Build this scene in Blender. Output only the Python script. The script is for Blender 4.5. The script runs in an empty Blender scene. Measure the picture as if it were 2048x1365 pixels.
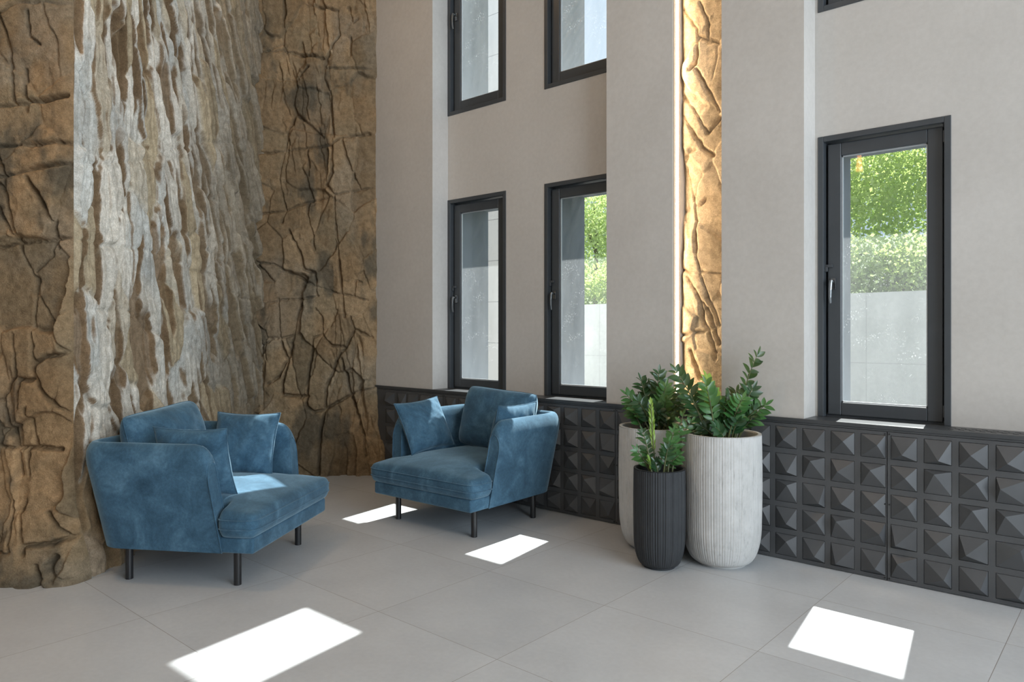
import bpy, bmesh, math, random
import numpy as np
from mathutils import Vector, Matrix, Euler

sc = bpy.context.scene
COL = sc.collection
PI = math.pi
rad = math.radians

# ------------------------------------------------------------------ camera
FPX, Y0, YAW, EYE = 1455.0, 661.0, rad(41.3), 1.39
cam_d = bpy.data.cameras.new('camera')
cam = bpy.data.objects.new('camera', cam_d); COL.objects.link(cam)
cam_d.sensor_width = 36.0
cam_d.lens = FPX / 2048 * 36.0
cam_d.shift_y = -(682.5 - Y0) / 2048
cam_d.clip_end = 200
cam.location = (0, 0, EYE)
cam.rotation_euler = (rad(90), 0, YAW)
sc.camera = cam
# horizontal unit vectors of the view: the stone walls stand square to them
FW = Vector((-math.sin(YAW), math.cos(YAW), 0)); RT = Vector((math.cos(YAW), math.sin(YAW), 0))

# ------------------------------------------------------------------ world, sun, fill lights, exposure
w = bpy.data.worlds.new('world'); sc.world = w; w.use_nodes = True
bg = w.node_tree.nodes['Background']
bg.inputs[0].default_value = (0.70, 0.84, 1.0, 1); bg.inputs[1].default_value = 0.92

def light(name, kind, loc, energy, color, aim=None, **kw):
    d = bpy.data.lights.new(name, kind); d.energy = energy; d.color = color
    for k, v in kw.items(): setattr(d, k, v)
    o = bpy.data.objects.new(name, d); COL.objects.link(o); o.location = loc
    if aim is not None:
        o.rotation_euler = Vector(aim).to_track_quat('-Z', 'Y').to_euler()
    return o
light('sun', 'SUN', (-3, 15, 18), 19.0, (1.0, 0.97, 0.92), aim=(0.109, -0.747, -1.0), angle=rad(0.5))
# added soft fill from the right-hand end of the hall, glazing there is assumed
light('right_fill', 'AREA', (5.45, 1.3, 2.7), 640, (0.79, 0.90, 1.0), aim=(-1, 0, -0.05), shape='RECTANGLE', size=5.6, size_y=4.4)
# added weak fill from behind the camera, before the closed rear wall
light('rear_fill', 'AREA', (-1.0, -3.9, 2.6), 14, (0.88, 0.95, 1.0), aim=(0, 1, -0.1), shape='RECTANGLE', size=6.0, size_y=3.5)
for lx, ly, le in ((-4.1, 0.3, 34), (-1.8, -0.6, 8), (1.0, -0.6, 8), (-5.0, 2.9, 11), (-1.8, 2.6, 8), (1.0, 2.6, 8)):
    light('ceiling_downlight', 'AREA', (lx, ly, 5.5), le, (1.0, 0.66, 0.36), aim=(0, 0, -1), shape='DISK', size=0.35)

sc.view_settings.view_transform = 'Standard'
sc.view_settings.look = 'None'
sc.view_settings.exposure = 0.0
sc.view_settings.gamma = 1.0
sc.view_settings.use_curve_mapping = False
cy = sc.cycles
cy.use_denoising = True
cy.max_bounces = 8; cy.diffuse_bounces = 5; cy.glossy_bounces = 3; cy.transmission_bounces = 4; cy.transparent_max_bounces = 12
cy.caustics_reflective = False; cy.caustics_refractive = False
cy.sample_clamp_indirect = 6.0

# ------------------------------------------------------------------ helpers
def obj_from(name, verts, faces, mat=None, parent=None, smooth=False, mat_idx=None):
    me = bpy.data.meshes.new(name)
    me.from_pydata([tuple(v) for v in verts], [], faces)
    mats = mat if isinstance(mat, (list, tuple)) else [mat]
    for m in mats:
        if m: me.materials.append(m)
    if smooth is True: me.polygons.foreach_set('use_smooth', [True] * len(me.polygons))
    if mat_idx is not None: me.polygons.foreach_set('material_index', mat_idx)
    me.update()
    o = bpy.data.objects.new(name, me); COL.objects.link(o)
    if parent: o.parent = parent
    return o
def empty(name, loc=(0, 0, 0), rz=0):
    o = bpy.data.objects.new(name, None); COL.objects.link(o); o.location = loc; o.rotation_euler = (0, 0, rz)
    o.empty_display_size = 0.1
    return o
def tag(o, label=None, cat=None, group=None, kind=None):
    if label: o['label'] = label
    if cat: o['category'] = cat
    if group: o['group'] = group
    if kind: o['kind'] = kind
    return o
def copy_tree(o, parent=None):
    c = o.copy(); COL.objects.link(c)
    if parent: c.parent = parent
    for ch in list(o.children): copy_tree(ch, c)
    return c

class MB:
    """collects shapes into one mesh"""
    def __init__(s): s.v = []; s.f = []; s.m = []
    def add(s, v, f, m=0):
        n = len(s.v); s.v += [tuple(p) for p in v]; s.f += [tuple(i + n for i in q) for q in f]; s.m += [m] * len(f)
    def box(s, x0, x1, y0, y1, z0, z1, m=0):
        v = [(x0,y0,z0),(x1,y0,z0),(x1,y1,z0),(x0,y1,z0),(x0,y0,z1),(x1,y0,z1),(x1,y1,z1),(x0,y1,z1)]
        s.add(v, [(0,3,2,1),(4,5,6,7),(0,1,5,4),(1,2,6,5),(2,3,7,6),(3,0,4,7)], m)
    def tube(s, pts, r, n=8, m=0, closed=False, cap=True):
        pts = [Vector(p) for p in pts]; N = len(pts)
        rs = r if isinstance(r, (list, tuple)) else [r] * N
        t0 = (pts[1] - pts[0]).normalized()
        up = Vector((0, 0, 1)) if abs(t0.z) < 0.9 else Vector((1, 0, 0))
        a = t0.cross(up).normalized(); V = []
        for i, p in enumerate(pts):
            if closed: t = pts[(i+1) % N] - pts[i-1]
            else: t = pts[min(i+1, N-1)] - pts[max(i-1, 0)]
            t.normalize()
            a = (a - t * a.dot(t)).normalized(); b = t.cross(a)
            for k in range(n):
                q = 2 * PI * k / n
                V.append(p + (a * math.cos(q) + b * math.sin(q)) * rs[i])
        F = []
        for i in range(N if closed else N - 1):
            j = (i + 1) % N
            for k in range(n):
                l = (k + 1) % n
                F.append((i*n+k, i*n+l, j*n+l, j*n+k))
        if cap and not closed:
            F.append(tuple(range(n))[::-1]); F.append(tuple((N-1)*n + k for k in range(n)))
        s.add(V, F, m)
    def cyl(s, p0, p1, r, n=20, m=0): s.tube([p0, p1], r, n, m)
    def lathe(s, prof, n=32, m=0, mod=None):
        V = []; F = []
        for r, z in prof:
            for k in range(n):
                q = 2 * PI * k / n; rr = r if mod is None else mod(r, z, k, n)
                V.append((rr * math.cos(q), rr * math.sin(q), z))
        for i in range(len(prof) - 1):
            for k in range(n):
                l = (k + 1) % n
                F.append((i*n+k, i*n+l, (i+1)*n+l, (i+1)*n+k))
        s.add(V, F, m)
    def build(s, name, mat, parent=None, smooth=False, bevel=0, seg=2):
        o = obj_from(name, s.v, s.f, mat, parent, smooth, s.m)
        if bevel:
            b = o.modifiers.new('bevel', 'BEVEL'); b.width = bevel; b.segments = seg; b.limit_method = 'ANGLE'; b.angle_limit = rad(40)
        return o

# ------------------------------------------------------------------ materials
def mat_new(name):
    m = bpy.data.materials.new(name); m.use_nodes = True
    nt = m.node_tree; b = nt.nodes['Principled BSDF']
    return m, nt, b
def N(nt, t, **kw):
    n = nt.nodes.new(t)
    for k, v in kw.items():
        if k in n.inputs.keys(): n.inputs[k].default_value = v
        else: setattr(n, k, v)
    return n
def math_n(nt, op, a, b=None, c=None):
    n = nt.nodes.new('ShaderNodeMath'); n.operation = op
    for i, x in enumerate((a, b, c)):
        if x is None: continue
        if isinstance(x, (int, float)): n.inputs[i].default_value = x
        else: nt.links.new(x, n.inputs[i])
    return n.outputs[0]
def ramp(nt, fac, stops):
    r = nt.nodes.new('ShaderNodeValToRGB'); e = r.color_ramp.elements
    while len(e) < len(stops): e.new(0.5)
    for el, (p, c) in zip(e, stops):
        el.position = p; el.color = (c[0], c[1], c[2], 1) if len(c) == 3 else c
    nt.links.new(fac, r.inputs[0]); return r.outputs[0]
def noise(nt, scale, detail=4, rough=0.55, coord='Object', vec=None, dist=0.0):
    n = N(nt, 'ShaderNodeTexNoise'); n.inputs['Scale'].default_value = scale; n.inputs['Detail'].default_value = detail
    n.inputs['Roughness'].default_value = rough; n.inputs['Distortion'].default_value = dist
    if vec is None:
        tc = nt.nodes.new('ShaderNodeTexCoord'); vec = tc.outputs[coord]
    nt.links.new(vec, n.inputs['Vector']); return n.outputs['Fac']
def mapping(nt, scale, coord='Object'):
    tc = nt.nodes.new('ShaderNodeTexCoord'); mp = nt.nodes.new('ShaderNodeMapping'); mp.inputs['Scale'].default_value = scale
    nt.links.new(tc.outputs[coord], mp.inputs[0]); return mp.outputs[0]
def bump(nt, b, h, strength=0.3, dist=0.01):
    n = nt.nodes.new('ShaderNodeBump'); n.inputs['Strength'].default_value = strength; n.inputs['Distance'].default_value = dist
    nt.links.new(h, n.inputs['Height']); nt.links.new(n.outputs[0], b.inputs['Normal'])
def mixc(nt, fac, a, b, blend='MIX'):
    n = nt.nodes.new('ShaderNodeMix'); n.data_type = 'RGBA'; n.blend_type = blend
    for i, x in ((0, fac), (6, a), (7, b)):
        if isinstance(x, (int, float)): n.inputs[i].default_value = x
        elif isinstance(x, tuple): n.inputs[i].default_value = (*x, 1)
        else: nt.links.new(x, n.inputs[i])
    return n.outputs[2]

def simple(name, col, rough=0.5, metal=0.0, var=0.0, scale=20, bmp=0.0, bscale=200, spec=0.5):
    m, nt, b = mat_new(name)
    b.inputs['Roughness'].default_value = rough; b.inputs['Metallic'].default_value = metal
    b.inputs['Specular IOR Level'].default_value = spec
    f = noise(nt, scale)
    lo = tuple(c * (1 - var) for c in col); hi = tuple(min(1, c * (1 + var)) for c in col)
    nt.links.new(ramp(nt, f, [(0.3, lo), (0.7, hi)]), b.inputs['Base Color'])
    if bmp: bump(nt, b, noise(nt, bscale), bmp, 0.003)
    return m

M = {}
# plaster: lime-washed warm grey
m, nt, b = mat_new('plaster'); b.inputs['Roughness'].default_value = 0.85
f1 = noise(nt, 1.6, 5, 0.6); f2 = noise(nt, 30, 4, 0.6)
c = ramp(nt, f1, [(0.25, (0.465, 0.44, 0.41)), (0.75, (0.535, 0.51, 0.48))])
nt.links.new(mixc(nt, 0.10, c, ramp(nt, f2, [(0.3, (0.35, 0.32, 0.28)), (0.7, (0.75, 0.72, 0.67))])), b.inputs['Base Color'])
bump(nt, b, f2, 0.12, 0.004); M['plaster'] = m
M['ceiling'] = simple('ceiling_paint', (0.62, 0.59, 0.55), 0.9, var=0.03)
M['room'] = simple('room_paint', (0.50, 0.46, 0.42), 0.9, var=0.05)
M['ext_plaster'] = simple('outside_render', (0.24, 0.265, 0.29), 0.9, var=0.06, scale=6)
M['metal'] = simple('anthracite_metal', (0.050, 0.053, 0.056), 0.36, var=0.12, scale=8, bmp=0.04, bscale=300)
M['panel'] = simple('black_sheet_metal', (0.068, 0.070, 0.073), 0.34, var=0.12, scale=6, bmp=0.03, bscale=400)
M['black'] = simple('black_void', (0.006, 0.006, 0.006), 0.8)
M['window_frame'] = simple('anthracite_window_profile', (0.050, 0.056, 0.062), 0.36, var=0.08, scale=5)
M['chrome'] = simple('steel_handle', (0.20, 0.21, 0.22), 0.25, 1.0, var=0.04)
M['gasket'] = simple('pale_glazing_bead', (0.55, 0.58, 0.60), 0.4, 0.4, var=0.05)
M['leg'] = simple('black_leg_metal', (0.012, 0.012, 0.013), 0.35, var=0.1)
M['soil'] = simple('potting_soil', (0.022, 0.014, 0.009), 0.95, var=0.5, scale=60, bmp=0.8, bscale=80)
# floor tiles
m, nt, b = mat_new('floor_tiles')
tc = nt.nodes.new('ShaderNodeTexCoord'); sx = nt.nodes.new('ShaderNodeSeparateXYZ'); nt.links.new(tc.outputs['Object'], sx.inputs[0])
TX, TY, TW, TH = -2.074, 3.067, 0.795, 0.803
gx = math_n(nt, 'DIVIDE', math_n(nt, 'SUBTRACT', sx.outputs[0], TX), TW); gy = math_n(nt, 'DIVIDE', math_n(nt, 'SUBTRACT', sx.outputs[1], TY), TH)
ix = math_n(nt, 'FLOOR', gx); iy = math_n(nt, 'FLOOR', gy)
dx = math_n(nt, 'ABSOLUTE', math_n(nt, 'SUBTRACT', math_n(nt, 'FRACT', gx), 0.5)); dy = math_n(nt, 'ABSOLUTE', math_n(nt, 'SUBTRACT', math_n(nt, 'FRACT', gy), 0.5))
joint = math_n(nt, 'GREATER_THAN', math_n(nt, 'MAXIMUM', dx, dy), 0.5 - 0.0017)
cb = nt.nodes.new('ShaderNodeCombineXYZ'); nt.links.new(ix, cb.inputs[0]); nt.links.new(iy, cb.inputs[1])
wn = N(nt, 'ShaderNodeTexWhiteNoise', noise_dimensions='3D'); nt.links.new(cb.outputs[0], wn.inputs[0])
va = nt.nodes.new('ShaderNodeVectorMath'); va.operation = 'MULTIPLY_ADD'; nt.links.new(wn.outputs['Color'], va.inputs[0]); va.inputs[1].default_value = (30, 30, 30); nt.links.new(tc.outputs['Object'], va.inputs[2])
f1 = noise(nt, 2.2, 6, 0.6, vec=va.outputs[0]); f2 = noise(nt, 40, 3, 0.5)
base = ramp(nt, f1, [(0.28, (0.445, 0.458, 0.470)), (0.72, (0.525, 0.540, 0.552))])
base = mixc(nt, 0.06, base, ramp(nt, f2, [(0.3, (0.2, 0.2, 0.2)), (0.7, (0.7, 0.7, 0.7))]))
tv = math_n(nt, 'MULTIPLY_ADD', wn.outputs['Value'], 0.07, 0.965)
tcx = nt.nodes.new('ShaderNodeCombineXYZ')
for i in range(3): nt.links.new(tv, tcx.inputs[i])
base = mixc(nt, 1.0, base, tcx.outputs[0], 'MULTIPLY')
nt.links.new(mixc(nt, joint, base, (0.24, 0.22, 0.20)), b.inputs['Base Color'])
nt.links.new(math_n(nt, 'MULTIPLY_ADD', f1, 0.14, 0.30), b.inputs['Roughness'])
b.inputs['Specular IOR Level'].default_value = 0.45
M['floor'] = m
# stone
def stone(name, fine_lo, fine_hi):
    m, nt, b = mat_new(name); b.inputs['Roughness'].default_value = 0.85; b.inputs['Specular IOR Level'].default_value = 0.25
    at = N(nt, 'ShaderNodeAttribute', attribute_name='stone_tint')
    f = noise(nt, 22, 8, 0.68); g = noise(nt, 140, 4, 0.7)
    c = mixc(nt, 1.0, at.outputs['Color'], ramp(nt, f, [(0.28, fine_lo), (0.72, fine_hi)]), 'MULTIPLY')
    c = mixc(nt, 0.55, c, mixc(nt, 1.0, c, ramp(nt, g, [(0.3, (0.55, 0.52, 0.48)), (0.55, (1.1, 1.1, 1.1)), (0.75, (1.5, 1.5, 1.5))]), 'MULTIPLY'))
    nt.links.new(c, b.inputs['Base Color'])
    h = math_n(nt, 'ADD', f, math_n(nt, 'MULTIPLY', g, 0.5)); bump(nt, b, h, 0.9, 0.012)
    return m
M['stone'] = stone('carved_stone', (0.62, 0.60, 0.56), (1.25, 1.25, 1.25))
# blue upholstery
m, nt, b = mat_new('blue_upholstery'); b.inputs['Roughness'].default_value = 0.9; b.inputs['Specular IOR Level'].default_value = 0.15
f1 = noise(nt, 5.5, 5, 0.65, dist=0.6); f2 = noise(nt, 60, 4, 0.7)
wv = mapping(nt, (420, 420, 420)); f3 = noise(nt, 1.0, 2, 0.6, vec=wv)
c = ramp(nt, f1, [(0.25, (0.020, 0.051, 0.084)), (0.5, (0.044, 0.100, 0.154)), (0.78, (0.098, 0.190, 0.270))])
c = mixc(nt, 0.35, c, mixc(nt, 1.0, c, ramp(nt, f2, [(0.3, (0.6, 0.6, 0.6)), (0.7, (1.5, 1.5, 1.5))]), 'MULTIPLY'))
c = mixc(nt, 0.35, c, mixc(nt, 1.0, c, ramp(nt, f3, [(0.3, (0.5, 0.5, 0.5)), (0.7, (1.6, 1.6, 1.6))]), 'MULTIPLY'))
nt.links.new(c, b.inputs['Base Color'])
b.inputs['Sheen Weight'].default_value = 0.45; b.inputs['Sheen Roughness'].default_value = 0.4; b.inputs['Sheen Tint'].default_value = (0.65, 0.88, 1.0, 1)
bump(nt, b, f3, 0.25, 0.0015); M['fabric'] = m
# planters
def planter_mat(name, lo, hi, stain, amt, rough):
    m, nt, b = mat_new(name); b.inputs['Roughness'].default_value = rough
    f = noise(nt, 7, 8, 0.7); g = noise(nt, 1.0, 6, 0.75, vec=mapping(nt, (55, 55, 9)))
    c = ramp(nt, f, [(0.3, lo), (0.7, hi)])
    k = ramp(nt, g, [(0.54, (0, 0, 0)), (0.72, (amt, amt, amt))])
    nt.links.new(mixc(nt, k, c, stain), b.inputs['Base Color']); bump(nt, b, g, 0.2, 0.003)
    return m
M['pot_light'] = planter_mat('whitewashed_concrete', (0.41, 0.405, 0.39), (0.54, 0.535, 0.52), (0.20, 0.195, 0.19), 0.6, 0.8)
M['pot_dark'] = planter_mat('charcoal_concrete', (0.017, 0.019, 0.022), (0.028, 0.031, 0.034), (0.012, 0.012, 0.013), 0.5, 0.7)
# leaves
def leaf_mat(name, lo, hi, rough=0.3, trans=0.25, scale=9):
    m, nt, b = mat_new(name); b.inputs['Roughness'].default_value = rough
    f = noise(nt, scale, 3, 0.6); c = ramp(nt, f, [(0.3, lo), (0.7, hi)])
    nt.links.new(c, b.inputs['Base Color'])
    tr = N(nt, 'ShaderNodeBsdfTranslucent'); nt.links.new(mixc(nt, 0.6, c, (0.62, 0.78, 0.20)), tr.inputs['Color'])
    mx = N(nt, 'ShaderNodeMixShader'); mx.inputs[0].default_value = trans
    out = nt.nodes['Material Output']
    nt.links.new(b.outputs[0], mx.inputs[1]); nt.links.new(tr.outputs[0], mx.inputs[2]); nt.links.new(mx.outputs[0], out.inputs[0])
    return m
M['leaf_dark'] = leaf_mat('dark_glossy_leaf', (0.012, 0.040, 0.016), (0.030, 0.085, 0.030), 0.28, 0.12)
M['leaf_mid'] = leaf_mat('mid_green_leaf', (0.030, 0.105, 0.028), (0.055, 0.17, 0.045), 0.3, 0.2)
M['leaf_new'] = leaf_mat('new_lime_leaf', (0.16, 0.30, 0.045), (0.28, 0.42, 0.07), 0.4, 0.3)
M['stem'] = simple('green_brown_stem', (0.085, 0.095, 0.035), 0.5, var=0.4, scale=12)
M['tree_a'] = leaf_mat('sunlit_tree_leaf', (0.22, 0.31, 0.12), (0.58, 0.66, 0.32), 0.6, 0.6, 1.3)
M['tree_b'] = leaf_mat('grey_green_shrub_leaf', (0.30, 0.38, 0.20), (0.54, 0.62, 0.38), 0.6, 0.55, 1.3)
M['bark'] = simple('grey_bark', (0.10, 0.085, 0.065), 0.9, var=0.3)
M['hill'] = simple('grassy_earth', (0.12, 0.17, 0.07), 0.95, var=0.5, scale=3, bmp=0.6, bscale=8)
M['ground'] = simple('outside_gravel', (0.14, 0.14, 0.135), 0.95, var=0.2, scale=30)
# concrete retaining wall with faint formwork joints
m, nt, b = mat_new('cast_concrete'); b.inputs['Roughness'].default_value = 0.9
f = noise(nt, 2.5, 7, 0.65); g = noise(nt, 25, 5, 0.7)
c = ramp(nt, f, [(0.3, (0.40, 0.43, 0.44)), (0.7, (0.50, 0.53, 0.54))])
br = N(nt, 'ShaderNodeTexBrick', offset=0.0); br.inputs['Scale'].default_value = 1.0; br.inputs['Brick Width'].default_value = 0.72; br.inputs['Row Height'].default_value = 0.95
br.inputs['Mortar Size'].default_value = 0.012; br.inputs['Mortar Smooth'].default_value = 1.0
tc = nt.nodes.new('ShaderNodeTexCoord'); sp = nt.nodes.new('ShaderNodeSeparateXYZ'); cb = nt.nodes.new('ShaderNodeCombineXYZ')
nt.links.new(tc.outputs['Object'], sp.inputs[0]); nt.links.new(sp.outputs[0], cb.inputs[0]); nt.links.new(sp.outputs[2], cb.inputs[1]); nt.links.new(cb.outputs[0], br.inputs['Vector'])
k = math_n(nt, 'MULTIPLY', math_n(nt, 'MULTIPLY', br.outputs['Fac'], g), 1.0)
nt.links.new(mixc(nt, k, mixc(nt, 0.25, c, ramp(nt, g, [(0.3, (0.30, 0.32, 0.33)), (0.7, (0.58, 0.60, 0.61))])), (0.25, 0.27, 0.28)), b.inputs['Base Color'])
M['concrete'] = m
# pale cladding panels of the neighbouring wing
m, nt, b = mat_new('pale_cladding'); b.inputs['Roughness'].default_value = 0.7
tc = nt.nodes.new('ShaderNodeTexCoord'); sp = nt.nodes.new('ShaderNodeSeparateXYZ'); nt.links.new(tc.outputs['Object'], sp.inputs[0])
jz = math_n(nt, 'LESS_THAN', math_n(nt, 'FRACT', math_n(nt, 'DIVIDE', sp.outputs[2], 0.6)), 0.018)
nt.links.new(mixc(nt, jz, (0.86, 0.83, 0.80), (0.45, 0.44, 0.43)), b.inputs['Base Color']); M['cladding'] = m
# window glass: clear, reflecting, with dried rain marks and a film that imitates glare haze
m, nt, b = mat_new('window_glass'); nt.nodes.remove(b); out = nt.nodes['Material Output']
tp = N(nt, 'ShaderNodeBsdfTransparent'); tp.inputs[0].default_value = (0.93, 0.96, 0.97, 1)
gl = N(nt, 'ShaderNodeBsdfGlossy'); gl.inputs['Roughness'].default_value = 0.02
lw = N(nt, 'ShaderNodeLayerWeight'); lw.inputs[0].default_value = 0.5
mx = N(nt, 'ShaderNodeMixShader'); nt.links.new(math_n(nt, 'MULTIPLY_ADD', math_n(nt, 'POWER', lw.outputs['Facing'], 5.0), 0.7, 0.045), mx.inputs[0]); nt.links.new(tp.outputs[0], mx.inputs[1]); nt.links.new(gl.outputs[0], mx.inputs[2])
marks_haze = N(nt, 'ShaderNodeBsdfTranslucent'); marks_haze.inputs[0].default_value = (0.85, 0.9, 0.92, 1)
vo = N(nt, 'ShaderNodeTexVoronoi'); vo.inputs['Scale'].default_value = 85
nt.links.new(mapping(nt, (1, 1, 0.7)), vo.inputs['Vector'])
spot = math_n(nt, 'LESS_THAN', vo.outputs['Distance'], 0.22)
pm = ramp(nt, noise(nt, 7, 4, 0.6), [(0.48, (0, 0, 0)), (0.62, (1, 1, 1))])
glare_film = math_n(nt, 'MULTIPLY_ADD', noise(nt, 1.0, 5, 0.6, vec=mapping(nt, (9, 9, 1.5))), 0.045, 0.014)
dk = math_n(nt, 'MULTIPLY_ADD', math_n(nt, 'MULTIPLY', spot, pm), 0.16, glare_film)
mx2 = N(nt, 'ShaderNodeMixShader'); nt.links.new(dk, mx2.inputs[0]); nt.links.new(mx.outputs[0], mx2.inputs[1]); nt.links.new(marks_haze.outputs[0], mx2.inputs[2])
nt.links.new(mx2.outputs[0], out.inputs[0]); M['glass'] = m
def emit(name, col, s):
    m, nt, b = mat_new(name); b.inputs['Emission Color'].default_value = (*col, 1); b.inputs['Emission Strength'].default_value = s
    b.inputs['Base Color'].default_value = (*col, 1)
    return m
M['led'] = emit('warm_led_diffuser', (1.0, 0.77, 0.50), 36.0)
M['lamp_glow'] = emit('amber_lamp_glass', (1.0, 0.42, 0.16), 9.0)
M['led_profile'] = simple('pale_led_channel', (0.60, 0.50, 0.40), 0.5, var=0.05)

# ------------------------------------------------------------------ room shell
YP, YR, YS, YO = 4.41, 4.60, 4.64, 5.08         # pilaster face, recess face, sash plane, outside face
ZS, ZH = 0.862, 2.575                           # sill, head of lower windows
UZ0, UZ1, ZC = 3.34, 5.06, 5.6
mb = MB(); mb.box(-9.5, 5.8, -4.2, YO, -0.12, 0.0)
tag(mb.build('floor', M['floor']), kind='structure')
mb = MB(); mb.box(-9.5, 5.8, -4.2, YO, ZC, ZC + 0.15)
tag(mb.build('ceiling', M['ceiling']), kind='structure')

WX = [(-4.820, -4.108), (-3.690, -2.978), (-1.538, -0.826), (-0.400, 0.312)]
mb = MB()
def pier(x0, x1, y0=YR):
    yl = max(y0, 4.43); mb.box(x0, x1, yl, YO, 0, ZS - 0.022); mb.box(x0, x1, y0, YO, ZS, ZC)
pier(-8.0, -4.819, YP)
pier(-2.963, -2.43, YP); pier(-2.43, -2.078, 4.60); pier(-2.078, -1.556, YP)
pier(0.318, 5.8, YP)
pier(WX[0][1], WX[1][0]); pier(WX[2][1], WX[3][0])
for x0, x1 in WX:
    a, c = x0, x1
    mb.box(a, c, YR, YO, 0, ZS - 0.02); mb.box(a, c, YR, YO, ZH, UZ0); mb.box(a, c, YR, YO, UZ1, ZC)
mb.box(WX[1][1], -2.963, YR, YO, 0, ZC)
mb.box(-1.556, WX[2][0], YR, YO, 0, ZC)
wall = mb.build('wall_right', M['plaster']); tag(wall, kind='structure')
# outer window linings in grey render
mb = MB()
for x0, x1 in WX:
    for z0, z1 in ((ZS - 0.02, ZH), (UZ0, UZ1)):
        a, c = x0 + 0.045, x1 - 0.045
        mb.box(x0, a, 4.72, YO + 0.01, z0, z1); mb.box(c, x1, 4.72, YO + 0.01, z0, z1)
        mb.box(a, c, 4.72, YO + 0.01, z1 - 0.05, z1); mb.box(a, c, 4.72, YO + 0.03, z0, z0 + 0.03)
tag(mb.build('trim_1', M['ext_plaster']), kind='structure')

# other sides of the hall, out of the picture
mb = MB()
mb.box(5.6, 5.8, -4.2, -1.4, 0, ZC); mb.box(5.6, 5.8, 4.3, YO, 0, ZC); mb.box(5.6, 5.8, -1.4, 4.3, 0, 0.3); mb.box(5.6, 5.8, -1.4, 4.3, 5.0, ZC)
tag(mb.build('wall_end', M['room']), kind='structure')
mb = MB(); mb.box(-9.5, 5.8, -4.2, -4.0, 0, ZC)
tag(mb.build('wall_rear', M['room']), kind='structure')
mb = MB(); mb.box(-9.5, -9.3, -4.0, YO, 0, ZC)
tag(mb.build('wall_outer', M['room']), kind='structure')

# ------------------------------------------------------------------ windows
def window(n, x0, x1, z0, z1, sill):
    cx = (x0 + x1) / 2
    r = tag(empty('window_%d' % n, (cx, YR, z0)), kind='structure')
    W = x1 - x0; H = z1 - z0; hw = W / 2
    fr = MB(); t = 0.034
    bot = 0.0 if sill else t
    fr.box(-hw, -hw + t, -0.006, 0.12, 0, H); fr.box(hw - t, hw, -0.006, 0.12, 0, H); fr.box(-hw + t, hw - t, -0.006, 0.12, H - t, H)
    if bot: fr.box(-hw + t, hw - t, -0.006, 0.12, 0, t)
    else: fr.box(-hw + t, hw - t, 0.05, 0.12, -0.005, 0.02)
    # stop behind the sash
    fr.box(-hw + t, -hw + t + 0.02, 0.075, 0.12, bot, H - t); fr.box(hw - t - 0.02, hw - t, 0.075, 0.12, bot, H - t)
    fr.build('outer_frame', M['window_frame'], r, bevel=0.003)
    sa, sb = -hw + t + 0.012, hw - t - 0.012; s0, s1 = (0.012 if sill else t + 0.012), H - t - 0.012
    st = 0.078; y0, y1 = 0.034, 0.074
    sm = MB(); sm.box(sa, sa + st, y0, y1, s0, s1); sm.box(sb - st, sb, y0, y1, s0, s1); sm.box(sa + st, sb - st, y0, y1, s0, s0 + st); sm.box(sa + st, sb - st, y0, y1, s1 - st, s1)
    sash = sm.build('sash', M['window_frame'], r, bevel=0.006, seg=3)
    gb = MB(); g = 0.007; ga, gc, g0, g1 = sa + st, sb - st, s0 + st, s1 - st
    gb.box(ga, ga + g, 0.050, 0.062, g0, g1); gb.box(gc - g, gc, 0.050, 0.062, g0, g1); gb.box(ga, gc, 0.050, 0.062, g0, g0 + g); gb.box(ga, gc, 0.050, 0.062, g1 - g, g1)
    tag(gb.build('glazing_bead', M['gasket'], sash), 'pale glazing bead')
    p = MB(); p.box(ga, gc, 0.058, 0.064, g0, g1)
    p.build('pane', M['glass'], r)
    hz = s0 + 0.80 if sill else s0 + 0.85
    h = MB(); hx = sa + st * 0.45
    pl = []
    h.box(hx - 0.015, hx + 0.015, y0 - 0.012, y0, hz - 0.035, hz + 0.035)
    h.tube([(hx, y0 - 0.008, hz + 0.012), (hx, y0 - 0.045, hz + 0.012)], 0.009, 12)
    h.tube([(hx, y0 - 0.044, hz + 0.020), (hx - 0.002, y0 - 0.050, hz + 0.0), (hx - 0.004, y0 - 0.052, hz - 0.04), (hx - 0.006, y0 - 0.048, hz - 0.085), (hx - 0.006, y0 - 0.040, hz - 0.120)], [0.010, 0.011, 0.010, 0.009, 0.007], 12)
    tag(h.build('handle', M['chrome'], r, bevel=0.002), 'curved steel handle')
    if sill:
        q = MB(); q.box(sa - 0.030, sa + 0.032, y0 - 0.014, y0, hz + 0.10, hz + 0.118); q.box(sa - 0.014, sa + 0.004, y0 - 0.02, y0 - 0.004, hz + 0.075, hz + 0.105)
        q.build('latch', M['window_frame'], r, bevel=0.002)
    hg = MB()
    for z in (s0 + 0.03, s1 - 0.09): hg.box(sb + 0.0015, sb + 0.011, 0.026, 0.05, z, z + 0.065)
    hg.build('hinge', M['window_frame'], r)
    return r
n = 1
for x0, x1 in WX:
    window(n, x0, x1, ZS, ZH, True); window(n + 1, x0, x1, UZ0, UZ1, False); n += 2

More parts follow.
